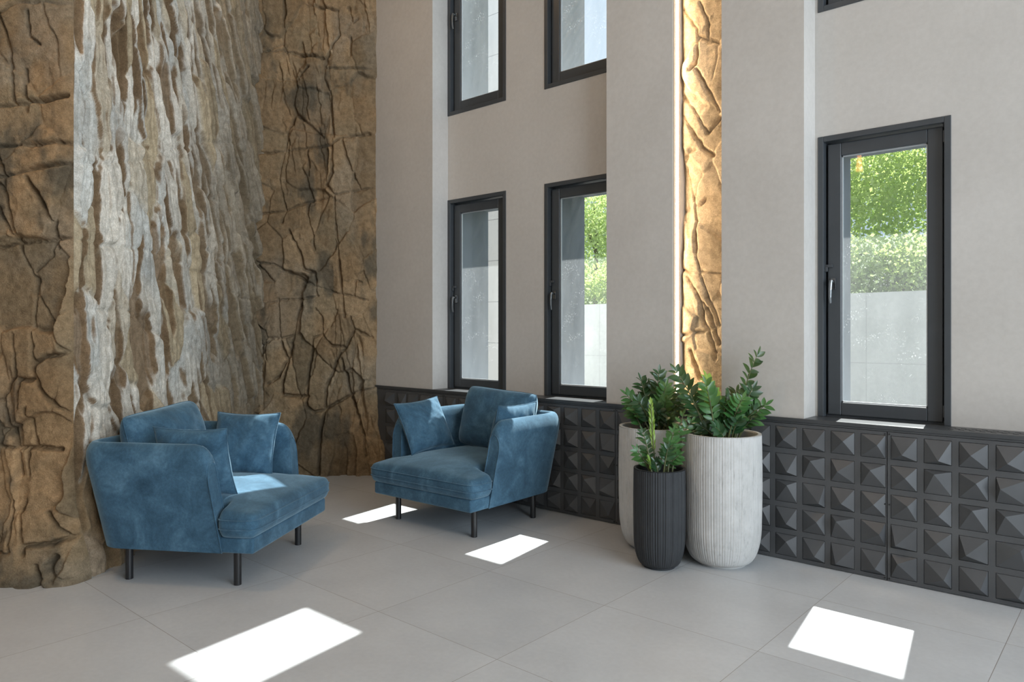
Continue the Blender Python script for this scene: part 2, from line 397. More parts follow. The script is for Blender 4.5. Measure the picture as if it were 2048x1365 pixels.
# ------------------------------------------------------------------ ledge and black relief panels
mb = MB(); mb.box(-5.62, 5.5, 4.395, 4.425, ZS - 0.022, ZS); mb.box(-4.819, -2.963, 4.425, YR + 0.05, ZS - 0.022, ZS); mb.box(-1.556, 0.318, 4.425, YR + 0.05, ZS - 0.022, ZS)
mb.box(-5.62, 5.5, 4.399, 4.409, ZS - 0.034, ZS - 0.022)
ledge = mb.build('trim_2', M['metal'], bevel=0.002); tag(ledge, kind='structure')
vs = MB()
for row in range(3):
    for k in range(9):
        x = -0.815 + k * 0.048 + (0.024 if row % 2 else 0); vs.box(x, x + 0.026, 4.45 + row * 0.035, 4.456 + row * 0.035, ZS, ZS + 0.0012)
tag(vs.build('vent_slots', M['black'], ledge), 'row of short black vent slots', kind='stuff')

PITCH, SIZE = 0.1625, 0.131
rp = random.Random(11)
def relief_panel(x0, label, cols=11, width=1.781):
    x1 = x0 + width
    r = tag(empty('relief_panel', ((x0 + x1) / 2, 4.40, 0)), label, 'wall panel', 'black relief panels under the windows')
    ox = (x0 + x1) / 2
    mb = MB(); hd = 0.02
    zs = [0.026 + PITCH * i for i in range(5)]; xs = [x0 - ox + (0.018 if cols == 11 else 0.150) + PITCH * i for i in range(cols)]
    XL, XR, ZB, ZT = x0 - ox + 0.002, x1 - ox - 0.002, 0.004, ZS - 0.036
    # sheet with square openings: horizontal bands, then the bars between openings
    edges = [ZB] + [z for q in zs for z in (q, q + SIZE)] + [ZT]
    for i in range(0, len(edges), 2): mb.box(XL, XR, 0, hd, edges[i], edges[i + 1])
    for q in zs:
        ex = [XL] + [v for x in xs for v in (x, x + SIZE)] + [XR]
        for i in range(0, len(ex), 2): mb.box(ex[i], ex[i + 1], 0, hd, q, q + SIZE)
    g = 0.0022
    for q in zs:
        for x in xs:
            a, b_, c, d = x + g, x + SIZE - g, q + g, q + SIZE - g
            ax = (a + b_) / 2 + rp.uniform(-0.33, 0.33) * SIZE; az = (c + d) / 2 + rp.uniform(-0.36, 0.36) * SIZE
            mb.add([(a, 0.001, c), (b_, 0.001, c), (b_, 0.001, d), (a, 0.001, d), (ax, -rp.uniform(0.030, 0.040), az), (a, 0.018, c), (b_, 0.018, c), (b_, 0.018, d), (a, 0.018, d)],
                   [(0, 1, 4), (1, 2, 4), (2, 3, 4), (3, 0, 4), (0, 5, 6, 1), (1, 6, 7, 2), (2, 7, 8, 3), (3, 8, 5, 0)])
    mb.build('embossed_sheet', M['panel'], r)
    bk = MB(); bk.box(XL, XR, 0.02, 0.024, ZB, ZT); bk.build('backing', M['black'], r)
    for ex in (XL + 0.009, XR - 0.009):
        for z in (ZT - 0.012, 0.425, 0.016):
            s = MB(); s.cyl((ex, -0.003, z), (ex, 0.003, z), 0.0042, 10); s.build('screw', M['black'], r)
    return r
relief_panel(-5.610, 'dark metal pyramid panel at the stone wall corner, far left of the row', 5, 0.949)
relief_panel(-4.661, 'black metal pyramid panel directly behind the right-hand blue armchair')
relief_panel(-2.880, 'black metal pyramid panel directly behind the three planters')
relief_panel(-1.099, 'black metal pyramid panel at the right edge, right of the vertical panel seam')

# ------------------------------------------------------------------ carved stone walls
def vnoise(x, y, seed):
    rs = np.random.RandomState(seed); T = rs.rand(256, 256)
    xi = np.floor(x).astype(int); yi = np.floor(y).astype(int); fx = x - xi; fy = y - yi
    fx = fx * fx * (3 - 2 * fx); fy = fy * fy * (3 - 2 * fy)
    g = lambda a, b: T[a % 256, b % 256]
    return (g(xi, yi) * (1 - fx) + g(xi + 1, yi) * fx) * (1 - fy) + (g(xi, yi + 1) * (1 - fx) + g(xi + 1, yi + 1) * fx) * fy - 0.5
def fbm(x, y, seed, oct=5, gain=0.5):
    s = 0; a = 1.0
    for i in range(oct):
        s = s + a * vnoise(x * 2 ** i + 17.3 * i, y * 2 ** i + 5.1 * i, seed + i); a *= gain
    return s
def voronoi(x, y, sx, sy, seed, jit=0.9):
    """nearest cell id, its seed, distance to the nearest cell boundary (in units of x)"""
    k = sy / sx; yy = y / k
    i0, i1 = int(math.floor(x.min() / sx)) - 2, int(math.ceil(x.max() / sx)) + 2
    j0, j1 = int(math.floor(yy.min() / sx)) - 2, int(math.ceil(yy.max() / sx)) + 2
    rs = np.random.RandomState(seed)
    ni, nj = i1 - i0, j1 - j0
    I, J = np.meshgrid(np.arange(i0, i1), np.arange(j0, j1), indexing='ij')
    px = (I + 0.5 + (rs.rand(ni, nj) - 0.5) * jit) * sx; py = (J + 0.5 + (rs.rand(ni, nj) - 0.5) * jit) * sx
    ci = np.floor(x / sx).astype(int) - i0; cj = np.floor(yy / sx).astype(int) - j0
    best = np.full(x.shape, 1e9); bid = np.zeros(x.shape, int)
    for a in range(-2, 3):
        for c in range(-2, 3):
            ii = np.clip(ci + a, 0, ni - 1); jj = np.clip(cj + c, 0, nj - 1)
            d = (px[ii, jj] - x) ** 2 + (py[ii, jj] - yy) ** 2
            m_ = d < best; best = np.where(m_, d, best); bid = np.where(m_, ii * nj + jj, bid)
    fx, fy = px.ravel(), py.ravel(); sxp, syp = fx[bid], fy[bid]
    e = np.full(x.shape, 1e9); nid = np.zeros(x.shape, int)
    for a in range(-2, 3):
        for c in range(-2, 3):
            ii = np.clip(ci + a, 0, ni - 1); jj = np.clip(cj + c, 0, nj - 1); qid = ii * nj + jj
            qx, qy = px[ii, jj], py[ii, jj]; L = np.hypot(qx - sxp, qy - syp)
            dd = np.where(qid == bid, 1e9, ((qx - x) ** 2 + (qy - yy) ** 2 - best) / (2 * L + 1e-9))
            nid = np.where(dd < e, qid, nid); e = np.minimum(e, dd)
    class Cells: pass
    q = Cells(); q.bid, q.nid, q.e, q.n, q.sx, q.sy = bid, nid, e, ni * nj, fx, fy * k
    return q
def steps(q, wd, f):
    t = np.clip(0.5 + 0.5 * q.e / wd, 0, 1); return f(q.bid) * t + f(q.nid) * (1 - t)
def sstep(a, b, x):
    t = np.clip((x - a) / (b - a), 0, 1); return t * t * (3 - 2 * t)
def line_dist(x, y, lines):
    d = np.full(x.shape, 1e9)
    for ln in lines:
        for (ax, ay), (bx, by) in zip(ln[:-1], ln[1:]):
            vx, vy = bx - ax, by - ay; L2 = vx * vx + vy * vy + 1e-12
            t = np.clip(((x - ax) * vx + (y - ay) * vy) / L2, 0, 1)
            d = np.minimum(d, np.hypot(x - ax - t * vx, y - ay - t * vy))
    return d
def soften(h, k=1):
    for _ in range(k):
        p = np.pad(h, 1, mode='edge'); h = (p[:-2, 1:-1] + 2 * p[1:-1, 1:-1] + p[2:, 1:-1]) / 4
        p = np.pad(h, 1, mode='edge'); h = (p[1:-1, :-2] + 2 * p[1:-1, 1:-1] + p[1:-1, 2:]) / 4
    return h
TAN, OLIVE, GREY, RUST = np.array((0.27, 0.190, 0.110)), np.array((0.17, 0.135, 0.085)), np.array((0.26, 0.22, 0.165)), np.array((0.27, 0.165, 0.080))
def heights_flat(U, Z, seed, cracks, cell=(0.27, 0.36), amp=1.0, stain=0.75, tint=(TAN, OLIVE, GREY, RUST)):
    wu = U + 0.05 * fbm(U * 4, Z * 4, seed, 3) + 0.012 * fbm(U * 25, Z * 25, seed + 60, 2); wz = Z + 0.06 * fbm(U * 4, Z * 4, seed + 9, 3) + 0.012 * fbm(U * 25, Z * 25, seed + 70, 2)
    q1 = voronoi(wu, wz, cell[0], cell[1], seed); bid, e, n = q1.bid, q1.e, q1.n
    rs = np.random.RandomState(seed + 1)
    off = rs.rand(n) * 0.072; tu = (rs.rand(n) - 0.5) * 0.16; tz = (rs.rand(n) - 0.5) * 0.08
    h = steps(q1, 0.005, lambda b: off[b] + tu[b] * (wu - q1.sx[b]) + tz[b] * (wz - q1.sy[b]))
    vis = 0.05 + 0.95 * sstep(-0.05, 0.3, fbm(U * 3, Z * 3, seed + 30, 2))
    h -= vis * (0.022 * np.exp(-(e / 0.0040) ** 2)) + 0.004 * (1 - sstep(0, 0.015, e))
    # crevice zones broken into upright splinters
    q2 = voronoi(wu * 1.0 + 0.15 * (wz), wz, 0.065, 0.42, seed + 5); bid2, e2, n2 = q2.bid, q2.e, q2.n
    z2 = sstep(0.16, 0.30, fbm(U * 3.2 + 4, Z * 0.9, seed + 40, 3))
    o2 = rs.rand(n2)
    h += z2 * (steps(q2, 0.007, lambda b: (o2[b] - 0.75) * 0.06) - 0.014 * np.exp(-(e2 / 0.005) ** 2))
    q3 = voronoi(wu, wz, 0.11, 0.16, seed + 8); o3 = rs.rand(q3.n) - 0.5
    h += 0.016 * steps(q3, 0.007, lambda b: o3[b]) * sstep(-0.1, 0.15, fbm(U * 5, Z * 5, seed + 55, 2))
    if cracks:
        wobu = U + 0.010 * fbm(U * 30, Z * 30, seed + 77, 3); wobz = Z + 0.010 * fbm(U * 30, Z * 30, seed + 78, 3)
        d = line_dist(wobu, wobz, cracks)
        wv = 0.0025 + 0.007 * np.clip(fbm(U * 5, Z * 5, seed + 80, 2) + 0.4, 0, 1)
        h -= 0.050 * np.exp(-(d / wv) ** 2) + 0.030 * (1 - sstep(0.008, 0.020, d)) * sstep(0.02, 0.2, fbm(U * 3.5, Z * 3.5, seed + 83, 2))
    h += 0.016 * fbm(U * 7, Z * 7, seed + 90, 5, 0.55) + 0.003 * fbm(U * 70, Z * 70, seed + 95, 3)
    r1 = rs.rand(n); ra = sstep(0.45, 0.95, r1); a = steps(q1, 0.006, lambda b: ra[b])[..., None]; g_ = sstep(-0.05, 0.35, fbm(U * 2.4, Z * 2.4, seed + 20, 4))[..., None]
    q = sstep(0.05, 0.4, fbm(U * 3.1 + 9, Z * 2.1, seed + 25, 4))[..., None]; s_ = sstep(0.0, 0.4, fbm(U * 2.0 + 3, Z * 2.0 + 1, seed + 26, 4))[..., None]
    c = tint[0] * (1 - 0.55 * a) + tint[1] * 0.55 * a
    c = c * (1 - 0.5 * g_) + tint[1] * 0.5 * g_; c = c * (1 - 0.45 * q) + tint[2] * 0.45 * q; c = c * (1 - 0.4 * s_) + tint[3] * 0.4 * s_
    rb = rs.rand(n); c = c * (0.78 + 0.3 * steps(q2, 0.006, lambda b: o2[b]) * z2 + 0.45 * steps(q1, 0.006, lambda b: rb[b]))[..., None]
    k_ = (stain * sstep(0.12, 0.42, fbm(U * 5, Z * 2.2, seed + 28, 5)))[..., None]; c = c * (1 - k_) + np.array((0.085, 0.075, 0.055)) * k_
    return soften(h) * amp, c
def heights_fluted(A_, U, Z, seed, seams):
    W = A_ + 0.035 * fbm(U * 2, Z * 2, seed, 3) + 0.006 * fbm(U * 9, Z * 7, seed + 4, 2); Zw = Z + 0.10 * fbm(U * 3, Z * 2, seed + 6, 3)
    rs = np.random.RandomState(seed + 2)
    q0 = voronoi(W, Zw, 0.50, 1.6, seed + 11); q1 = voronoi(W, Zw, 0.165, 0.52, seed + 12, 0.95); q2 = voronoi(W + 0.2, Zw + 0.3, 0.056, 0.46, seed + 13, 0.95); q3 = voronoi(W, Zw + 0.1, 0.050, 0.24, seed + 14)
    b1, b2 = q1.bid, q2.bid; n1 = q1.n
    o0 = rs.rand(q0.n); o1 = rs.rand(n1); t1 = rs.rand(n1) - 0.45; z1 = rs.rand(n1) - 0.5; o2 = rs.rand(q2.n); t2 = rs.rand(q2.n) - 0.5; o3 = rs.rand(q3.n)
    h = 0.03 * steps(q0, 0.01, lambda b: o0[b]) + steps(q1, 0.006, lambda b: 0.046 * o1[b] + 0.20 * t1[b] * (W - q1.sx[b]) + 0.05 * z1[b] * (Zw - q1.sy[b]))
    h += steps(q2, 0.006, lambda b: 0.010 * (o2[b] > 0.75) + 0.06 * t2[b] * (W - q2.sx[b]) - (0.046 + 0.02 * t2[b]) * (o2[b] < 0.29)) + steps(q3, 0.006, lambda b: 0.010 * (o3[b] > 0.7) - 0.014 * (o3[b] < 0.12))
    h -= 0.020 * np.exp(-(q1.e / 0.0055) ** 2) + 0.008 * np.exp(-(q2.e / 0.004) ** 2)
    if seams:
        d = line_dist(U, Z + 0.012 * fbm(U * 12, Z * 12, seed + 77, 3), seams); h -= 0.022 * np.exp(-(d / 0.005) ** 2)
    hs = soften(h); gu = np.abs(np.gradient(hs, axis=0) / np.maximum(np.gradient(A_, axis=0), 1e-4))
    h += 0.026 * fbm(U * 4, Z * 3, seed + 90, 4, 0.45) + 0.008 * fbm(U * 18, Z * 14, seed + 91, 3) + 0.002 * fbm(U * 50, Z * 50, seed + 95, 3)
    pale, cool, brown, sand = np.array((0.64, 0.60, 0.53)), np.array((0.50, 0.50, 0.47)), np.array((0.23, 0.150, 0.080)), np.array((0.44, 0.34, 0.20))
    k = sstep(-0.25, 0.25, fbm(U * 2.5, Z * 1.5, seed + 20, 4))[..., None]
    c = pale * k + cool * (1 - k)
    sv = sstep(0.74, 0.88, rs.rand(n1)); s_ = (steps(q1, 0.010, lambda b: sv[b]) * 0.8)[..., None]; c = c * (1 - s_) + sand * s_
    g_ = (np.clip(steps(q2, 0.010, lambda b: (o2[b] < 0.29) * 1.0) * 1.7, 0, 1) * 0.88)[..., None]; c = c * (1 - g_) + brown * g_
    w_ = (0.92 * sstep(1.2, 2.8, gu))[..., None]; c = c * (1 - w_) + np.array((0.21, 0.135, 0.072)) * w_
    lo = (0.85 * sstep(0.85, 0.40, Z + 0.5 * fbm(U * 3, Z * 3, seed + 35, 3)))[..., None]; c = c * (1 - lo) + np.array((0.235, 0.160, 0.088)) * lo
    far = (0.80 * sstep(4.95, 6.5, U + 0.5 * fbm(U * 2, Z * 2, seed + 33, 3)))[..., None]; c = c * (1 - far) + np.array((0.22, 0.175, 0.115)) * far  # light falloff along the flank, put into the stone colour
    c = c * (0.74 + 0.18 * steps(q2, 0.006, lambda b: o2[b]) + 0.34 * steps(q1, 0.006, lambda b: z1[b] + 0.5))[..., None]
    return soften(h), c
def stone_sheet(name, P, Hn, tint, mat, parent=None):
    """P: (nu,nz,3) points already displaced"""
    nu, nz = P.shape[:2]
    idx = np.arange(nu * nz).reshape(nu, nz)
    F = np.stack([idx[:-1, :-1], idx[1:, :-1], idx[1:, 1:], idx[:-1, 1:]], -1).reshape(-1, 4)
    me = bpy.data.meshes.new(name)
    me.vertices.add(nu * nz); me.vertices.foreach_set('co', P.reshape(-1).astype(np.float32))
    me.loops.add(F.size); me.loops.foreach_set('vertex_index', F.reshape(-1).astype(np.int32))
    me.polygons.add(len(F)); me.polygons.foreach_set('loop_start', np.arange(0, F.size, 4, dtype=np.int32)); me.polygons.foreach_set('loop_total', np.full(len(F), 4, dtype=np.int32))
    me.update(calc_edges=True)
    at = me.color_attributes.new('stone_tint', 'FLOAT_COLOR', 'POINT')
    cc = np.ones((nu * nz, 4), np.float32); cc[:, :3] = np.clip(tint.reshape(-1, 3), 0, 1); at.data.foreach_set('color', cc.reshape(-1))
    me.materials.append(mat)
    me.polygons.foreach_set('use_smooth', [True] * len(F))
    o = bpy.data.objects.new(name, me); COL.objects.link(o)
    if parent: o.parent = parent
    return o
fw, rt, up = np.array(FW), np.array(RT), np.array((0, 0, 1.0))
D_COL, D_BACK, R_COR = 4.06, 7.03, -2.446
def trace(pts, s, ox, oy, conv): return [conv(x / s + ox, y / s + oy) for x, y in pts]
# --- far wall: square to the view, at D_BACK
cv = lambda x, y: ((x - 1024) / FPX * 6.98, EYE + (Y0 - y) / FPX * 6.98)
A = [[(1535,0),(1540,60),(1530,240),(1440,280)],[(1390,285),(1530,275),(1650,295),(1740,310)],[(1700,30),(1740,40),(1820,60),(1830,190),(1790,240),(1755,310),(1750,430),(1780,500),(1790,690),(1800,740)],
     [(1660,360),(1600,430),(1580,560),(1590,610),(1550,720),(1540,800),(1510,950),(1530,1080),(1545,1140),(1520,1200)],[(1390,830),(1520,820),(1660,800),(1790,780),(1830,745),(1990,715)],[(1590,610),(1680,680),(1740,740)],
     [(1390,1155),(1540,1140),(1660,1085),(1800,1050),(1940,1020),(2000,1010)],[(1840,740),(1870,850),(1910,960),(1940,1020)],[(1790,780),(1790,930),(1760,1000),(1800,1050),(1810,1347)],[(1660,1085),(1650,1150),(1680,1250),(1690,1347)],
     [(1755,365),(2000,370)],[(1880,40),(1900,120),(1930,100)],[(1890,200),(1890,300)],[(1660,800),(1665,950)]]
B = [[(1390,205),(1480,215),(1570,260),(1700,330),(1820,370),(1910,385),(1985,410)],[(1400,435),(1520,405),(1640,400),(1720,385)],[(1560,30),(1620,150),(1640,240),(1700,260),(1710,380)],[(1810,0),(1830,200),(1850,420),(1860,500)],
     [(1640,400),(1600,480),(1590,560),(1575,620),(1560,700),(1500,820),(1450,860)],[(1395,660),(1470,620),(1580,595)],[(1700,450),(1740,500),(1740,590),(1690,610),(1680,680),(1660,800),(1650,980),(1690,1010),(1750,1000),(1760,870),(1790,800),(1820,720),(1870,650),(1910,560),(1890,500)],
     [(1740,590),(1780,650),(1860,660)],[(1500,400),(1510,600),(1520,660),(1550,740),(1520,850),(1520,920),(1660,925)],[(1840,720),(1880,900),(1920,1000),(1960,1130),(1980,1250)],[(1750,1000),(1830,950),(1910,905),(2010,880)],
     [(1910,560),(2000,610)],[(1730,1347),(1730,1150),(1740,1040),(1750,1000)],[(1910,380),(1915,300),(1950,310)]]
lines = [trace(l, 2.6947, 0, 0, cv) for l in A] + [trace(l, 2.6947, 0, 450, cv) for l in B]
u = np.arange(-2.75, -1.14, 0.0050); z = np.arange(-0.02, ZC, 0.0065); U, Z = np.meshgrid(u, z, indexing='ij')
h, tint = heights_flat(U, Z, 21, lines, cell=(0.30, 0.46))
foot = 0.055 * np.exp(-(np.clip(Z, 0, 9) / 0.45) ** 2)
edge = 0.25 + 0.75 * sstep(-1.30, -1.42, U) * 1.0 + 0 * U
edge = np.where(Z < 0.85, 1.0, edge)
h = (h + 0.012) * edge + foot * (Z < 0.85) + 0.03 * np.exp(-((U + 2.4) / 0.25) ** 2)
P = U[..., None] * rt + (D_BACK - h)[..., None] * fw + Z[..., None] * up
tag(stone_sheet('wall_back', P, h, tint, M['stone']), kind='structure')
# --- fluted flank running away from the viewer
def cf(x, y):
    D = R_COR * FPX / (x - 1024); return (D, EYE + (Y0 - y) * D / FPX)
seams = [[cf(*p) for p in l] for l in ([(146,327),(185,330),(300,318),(345,297),(400,285),(455,285)], [(146,478),(200,490),(265,497),(330,512),(375,540),(430,556),(470,595),(515,605)], [(146,620),(190,622),(225,618),(300,640)])]
a = np.concatenate([np.arange(D_COL, 5.0, 0.0030), np.arange(5.0, 5.8, 0.0045), np.arange(5.8, 9.3, 0.0075)]); z = np.arange(-0.02, ZC, 0.0095); A_, Z = np.meshgrid(a, z, indexing='ij')
U = np.minimum(A_ + np.minimum(0.2 * (A_ - D_COL), 0.6) * (2.0 - Z), 7.2)      # beds lean over more and more towards the far end
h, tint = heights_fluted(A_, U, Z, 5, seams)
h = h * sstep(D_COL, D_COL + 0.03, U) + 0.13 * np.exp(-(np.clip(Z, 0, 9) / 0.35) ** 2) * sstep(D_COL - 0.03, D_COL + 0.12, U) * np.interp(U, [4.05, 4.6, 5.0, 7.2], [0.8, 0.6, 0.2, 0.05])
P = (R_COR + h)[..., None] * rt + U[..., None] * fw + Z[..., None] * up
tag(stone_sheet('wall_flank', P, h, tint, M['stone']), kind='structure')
# --- near column face at the left edge
cl = lambda x, y: ((x - 1024) / FPX * D_COL, EYE + (Y0 - y) / FPX * D_COL)
A = [[(0,60),(70,260),(90,420),(100,570)],[(145,380),(165,600)],[(170,80),(175,210),(230,250)],[(0,590),(100,575),(165,560),(280,540),(370,520)],[(0,800),(240,790),(340,770),(400,785)],[(0,970),(140,940),(200,920),(385,885)],
     [(0,820),(50,930),(60,1030),(80,1150),(120,1340)],[(170,970),(240,1070),(300,1200),(315,1340)],[(0,1335),(130,1310),(390,1285)],[(60,1040),(30,1000),(0,990)],[(0,1080),(70,1240),(130,1345)]]
B = [[(100,60),(140,180),(200,290),(220,390),(290,500),(340,640),(380,690)],[(300,60),(290,160),(200,250)],[(390,460),(340,490),(300,525)],[(200,290),(205,500),(205,720),(220,800),(260,900),(320,970),(390,1010)],[(385,690),(270,710),(215,750)],
     [(100,590),(110,700),(110,810),(60,880),(40,940),(60,1050),(90,1180),(95,1210)],[(0,1190),(100,1205),(210,1195),(340,1210)],[(170,990),(200,1130),(210,1190)],[(0,940),(40,940)],[(105,1210),(120,1347)],[(155,1205),(165,1347)],[(130,990),(130,830),(215,830)]]
Cc = [[(90,0),(95,220),(110,260),(0,265)],[(165,0),(140,60),(160,180),(175,270)],[(170,230),(290,215),(410,175)],[(280,60),(300,110),(360,180)],[(0,300),(40,360),(50,430)],[(230,330),(250,430),(270,465)],[(310,280),(280,330),(290,400)]]
lines = [trace(l, 2.6947, 0, 0, cl) for l in A] + [trace(l, 2.6947, 0, 450, cl) for l in B] + [trace(l, 2.6947, 0, 1000, cl) for l in Cc]
u = np.concatenate([np.arange(-6.0, -3.0, 0.014), np.arange(-3.0, R_COR, 0.0042), [R_COR]]); z = np.arange(-0.02, ZC, 0.0055); U, Z = np.meshgrid(u, z, indexing='ij')
h, tint = heights_flat(U, Z, 43, lines, cell=(0.36, 0.46), tint=(np.array((0.31, 0.200, 0.105)), OLIVE, GREY * 0.9, RUST))
wrap = np.exp(-((R_COR - U) / 0.03))
h = h * (1 - wrap) + 0.10 * np.exp(-(np.clip(Z, 0, 9) / 0.40) ** 2) * (1 - 0.6 * wrap)
P = (U + 0.13 * 0.8 * 0.0)[..., None] * rt + (D_COL - h)[..., None] * fw + Z[..., None] * up
# swelling foot rounds over to the flank
sw = (0.10 * np.exp(-(np.clip(Z, 0, 9) / 0.33) ** 2) * sstep(-2.75, -2.40, U))[..., None]
P = P + sw * rt + (0.5 * sw * wrap[..., None]) * fw
tag(stone_sheet('wall_left', P, h, tint, M['stone']), kind='structure')
# --- narrow stone strip in the lit slot
YK = 4.535
cs = lambda x, y: ((lambda d: (d.x * YK / d.y, EYE + d.z * YK / d.y))(FW + RT * ((x - 1024) / FPX) + Vector((0, 0, (Y0 - y) / FPX))))
A = [[(310,100),(320,150),(340,230),(355,310),(365,400),(360,490),(370,600),(385,660),(420,760),(450,850),(490,960)],[(355,305),(390,300),(412,270)],[(285,655),(330,670),(400,665),(500,678)],[(310,690),(350,750),(390,830),(400,930),(440,1020),(480,1140)],
     [(270,1018),(340,1000),(420,985),(500,955)],[(330,1090),(355,1170),(385,1245)],[(400,830),(440,900),(470,1000),(490,1060)],[(305,60),(320,20),(360,0)]]
B = [[(1800,20),(1850,130),(1850,260)],[(1690,60),(1780,190),(1790,300),(1780,410),(1740,450)],[(1780,450),(1860,590),(1930,720)],[(1690,620),(1760,700),(1850,860)],[(1850,860),(1930,760)],[(1690,740),(1760,860),(1830,960),(1890,1000)],[(1700,1000),(1740,960)],[(1790,240),(1900,270),(1930,290)]]
lines = [trace(l, 2.73, 1260, 300, cs) for l in A] + [trace(l, 3.2, 840, 0, cs) for l in B]
u = np.arange(-2.428, -1.99, 0.0045); z = np.arange(ZS - 0.03, ZC, 0.006); U, Z = np.meshgrid(u, z, indexing='ij')
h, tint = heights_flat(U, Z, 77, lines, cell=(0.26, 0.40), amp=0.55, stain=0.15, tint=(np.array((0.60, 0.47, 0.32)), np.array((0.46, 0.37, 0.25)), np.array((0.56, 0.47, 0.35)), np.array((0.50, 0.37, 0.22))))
h = h + 0.002 - 0.03 * np.exp(-((U + 2.428) / 0.02) ** 2)
P = np.stack([U, YK - h, Z], -1)
tag(stone_sheet('wall_slot', P, h, tint, M['stone']), kind='structure')

# LED line on the cheek of the slot
r = tag(empty('led_strip', (-2.43, 4.455, ZS)), 'tall glowing warm LED strip beside the narrow stone strip', 'light')
H = ZC - ZS
mb = MB(); mb.box(0.0005, 0.010, -0.040, -0.018, 0.0, H); mb.box(0.0005, 0.010, 0.018, 0.040, 0.0, H); mb.box(0.0005, 0.004, -0.018, 0.018, 0.0, H); mb.build('channel', M['led_profile'], r)
mb = MB(); mb.box(0.004, 0.011, -0.018, 0.018, 0.005, H); tag(mb.build('diffuser', M['led'], r), 'glowing white diffuser')

# ------------------------------------------------------------------ armchairs
def shell_mesh():
    zb, zt, th, Rf, yf, rc = 0.200, 0.778, 0.092, 0.095, -0.285, 0.15
    prof = [(z, 0.0) for z in (0.200, 0.28, 0.36, 0.44, 0.52, 0.59, 0.65)]
    prof += [(0.690, 0.004), (0.720, 0.012), (0.745, 0.024), (0.763, 0.038), (0.774, 0.052), (0.778, 0.066), (0.774, 0.079), (0.762, 0.088), (0.742, 0.093)]
    prof += [(z, th) for z in (0.70, 0.64, 0.56, 0.48, 0.41, 0.34)]
    YF = [yf]
    def path(a, b, inset):
        yf = YF[0]
        a -= inset; b -= inset; R = max(0.03, rc - inset); pts = []
        ys = [0, .004, .012, .024, .04, .06, .095, .14, .20, .28, .38, .48]
        L = b - R - yf
        for q in ys + [L]:
            if q <= L: pts.append((a, yf + q, q))
        for k in range(1, 9):
            t = PI / 2 * k / 8; pts.append((a - R + R * math.cos(t), b - R + R * math.sin(t), 9))
        n = 8; half = []
        for k in range(1, n + 1): half.append(((a - R) * (1 - k / n), b, 9))
        right = pts + half
        left = [(-x, y, e) for x, y, e in right[:-1]][::-1]
        return right + left
    V = []; rows = []
    for z, ins in prof:
        t = (z - zb) / (zt - zb); a = 0.480 + 0.058 * t; b = 0.462 + 0.110 * t
        YF[0] = -0.292 + 0.062 * t; ring = path(a, b, ins); ids = []
        for x, y, e in ring:
            ztop = zt if e >= Rf else zt - (Rf - math.sqrt(max(0, Rf * Rf - (Rf - e) ** 2)))
            zz = zb + (z - zb) * (ztop - zb) / (zt - zb)
            ids.append(len(V)); V.append((x, y, zz))
        rows.append(ids)
    F = []
    for A_, B_ in zip(rows[:-1], rows[1:]):
        for i in range(len(A_) - 1): F.append((A_[i], A_[i+1], B_[i+1], B_[i]))
    caps = []
    for end in (0, -1):
        ring = [r_[end] for r_ in rows]
        caps.append([V[i] for i in ring])
        n0 = len(V)
        V += [(V[i][0], V[i][1] - 0.0, V[i][2]) for i in ring]
        m_ = [(v[0] , v[1] , v[2]) for v in V[n0:]]
        k = len(ring); quad = []
        # cap strip: pair outer and inner sides
        for j in range(k // 2):
            i1, i2 = j, k - 1 - j
            if j + 1 < k - 2 - j + 0 and i2 - 1 > i1 + 1 - 1:
                q = (n0 + i1, n0 + i1 + 1, n0 + i2 - 1, n0 + i2)
                if len(set(q)) == 4: F.append(q if end == 0 else q[::-1])
                elif len(set(q)) == 3: F.append(tuple(dict.fromkeys(q)))
    return V, F, caps
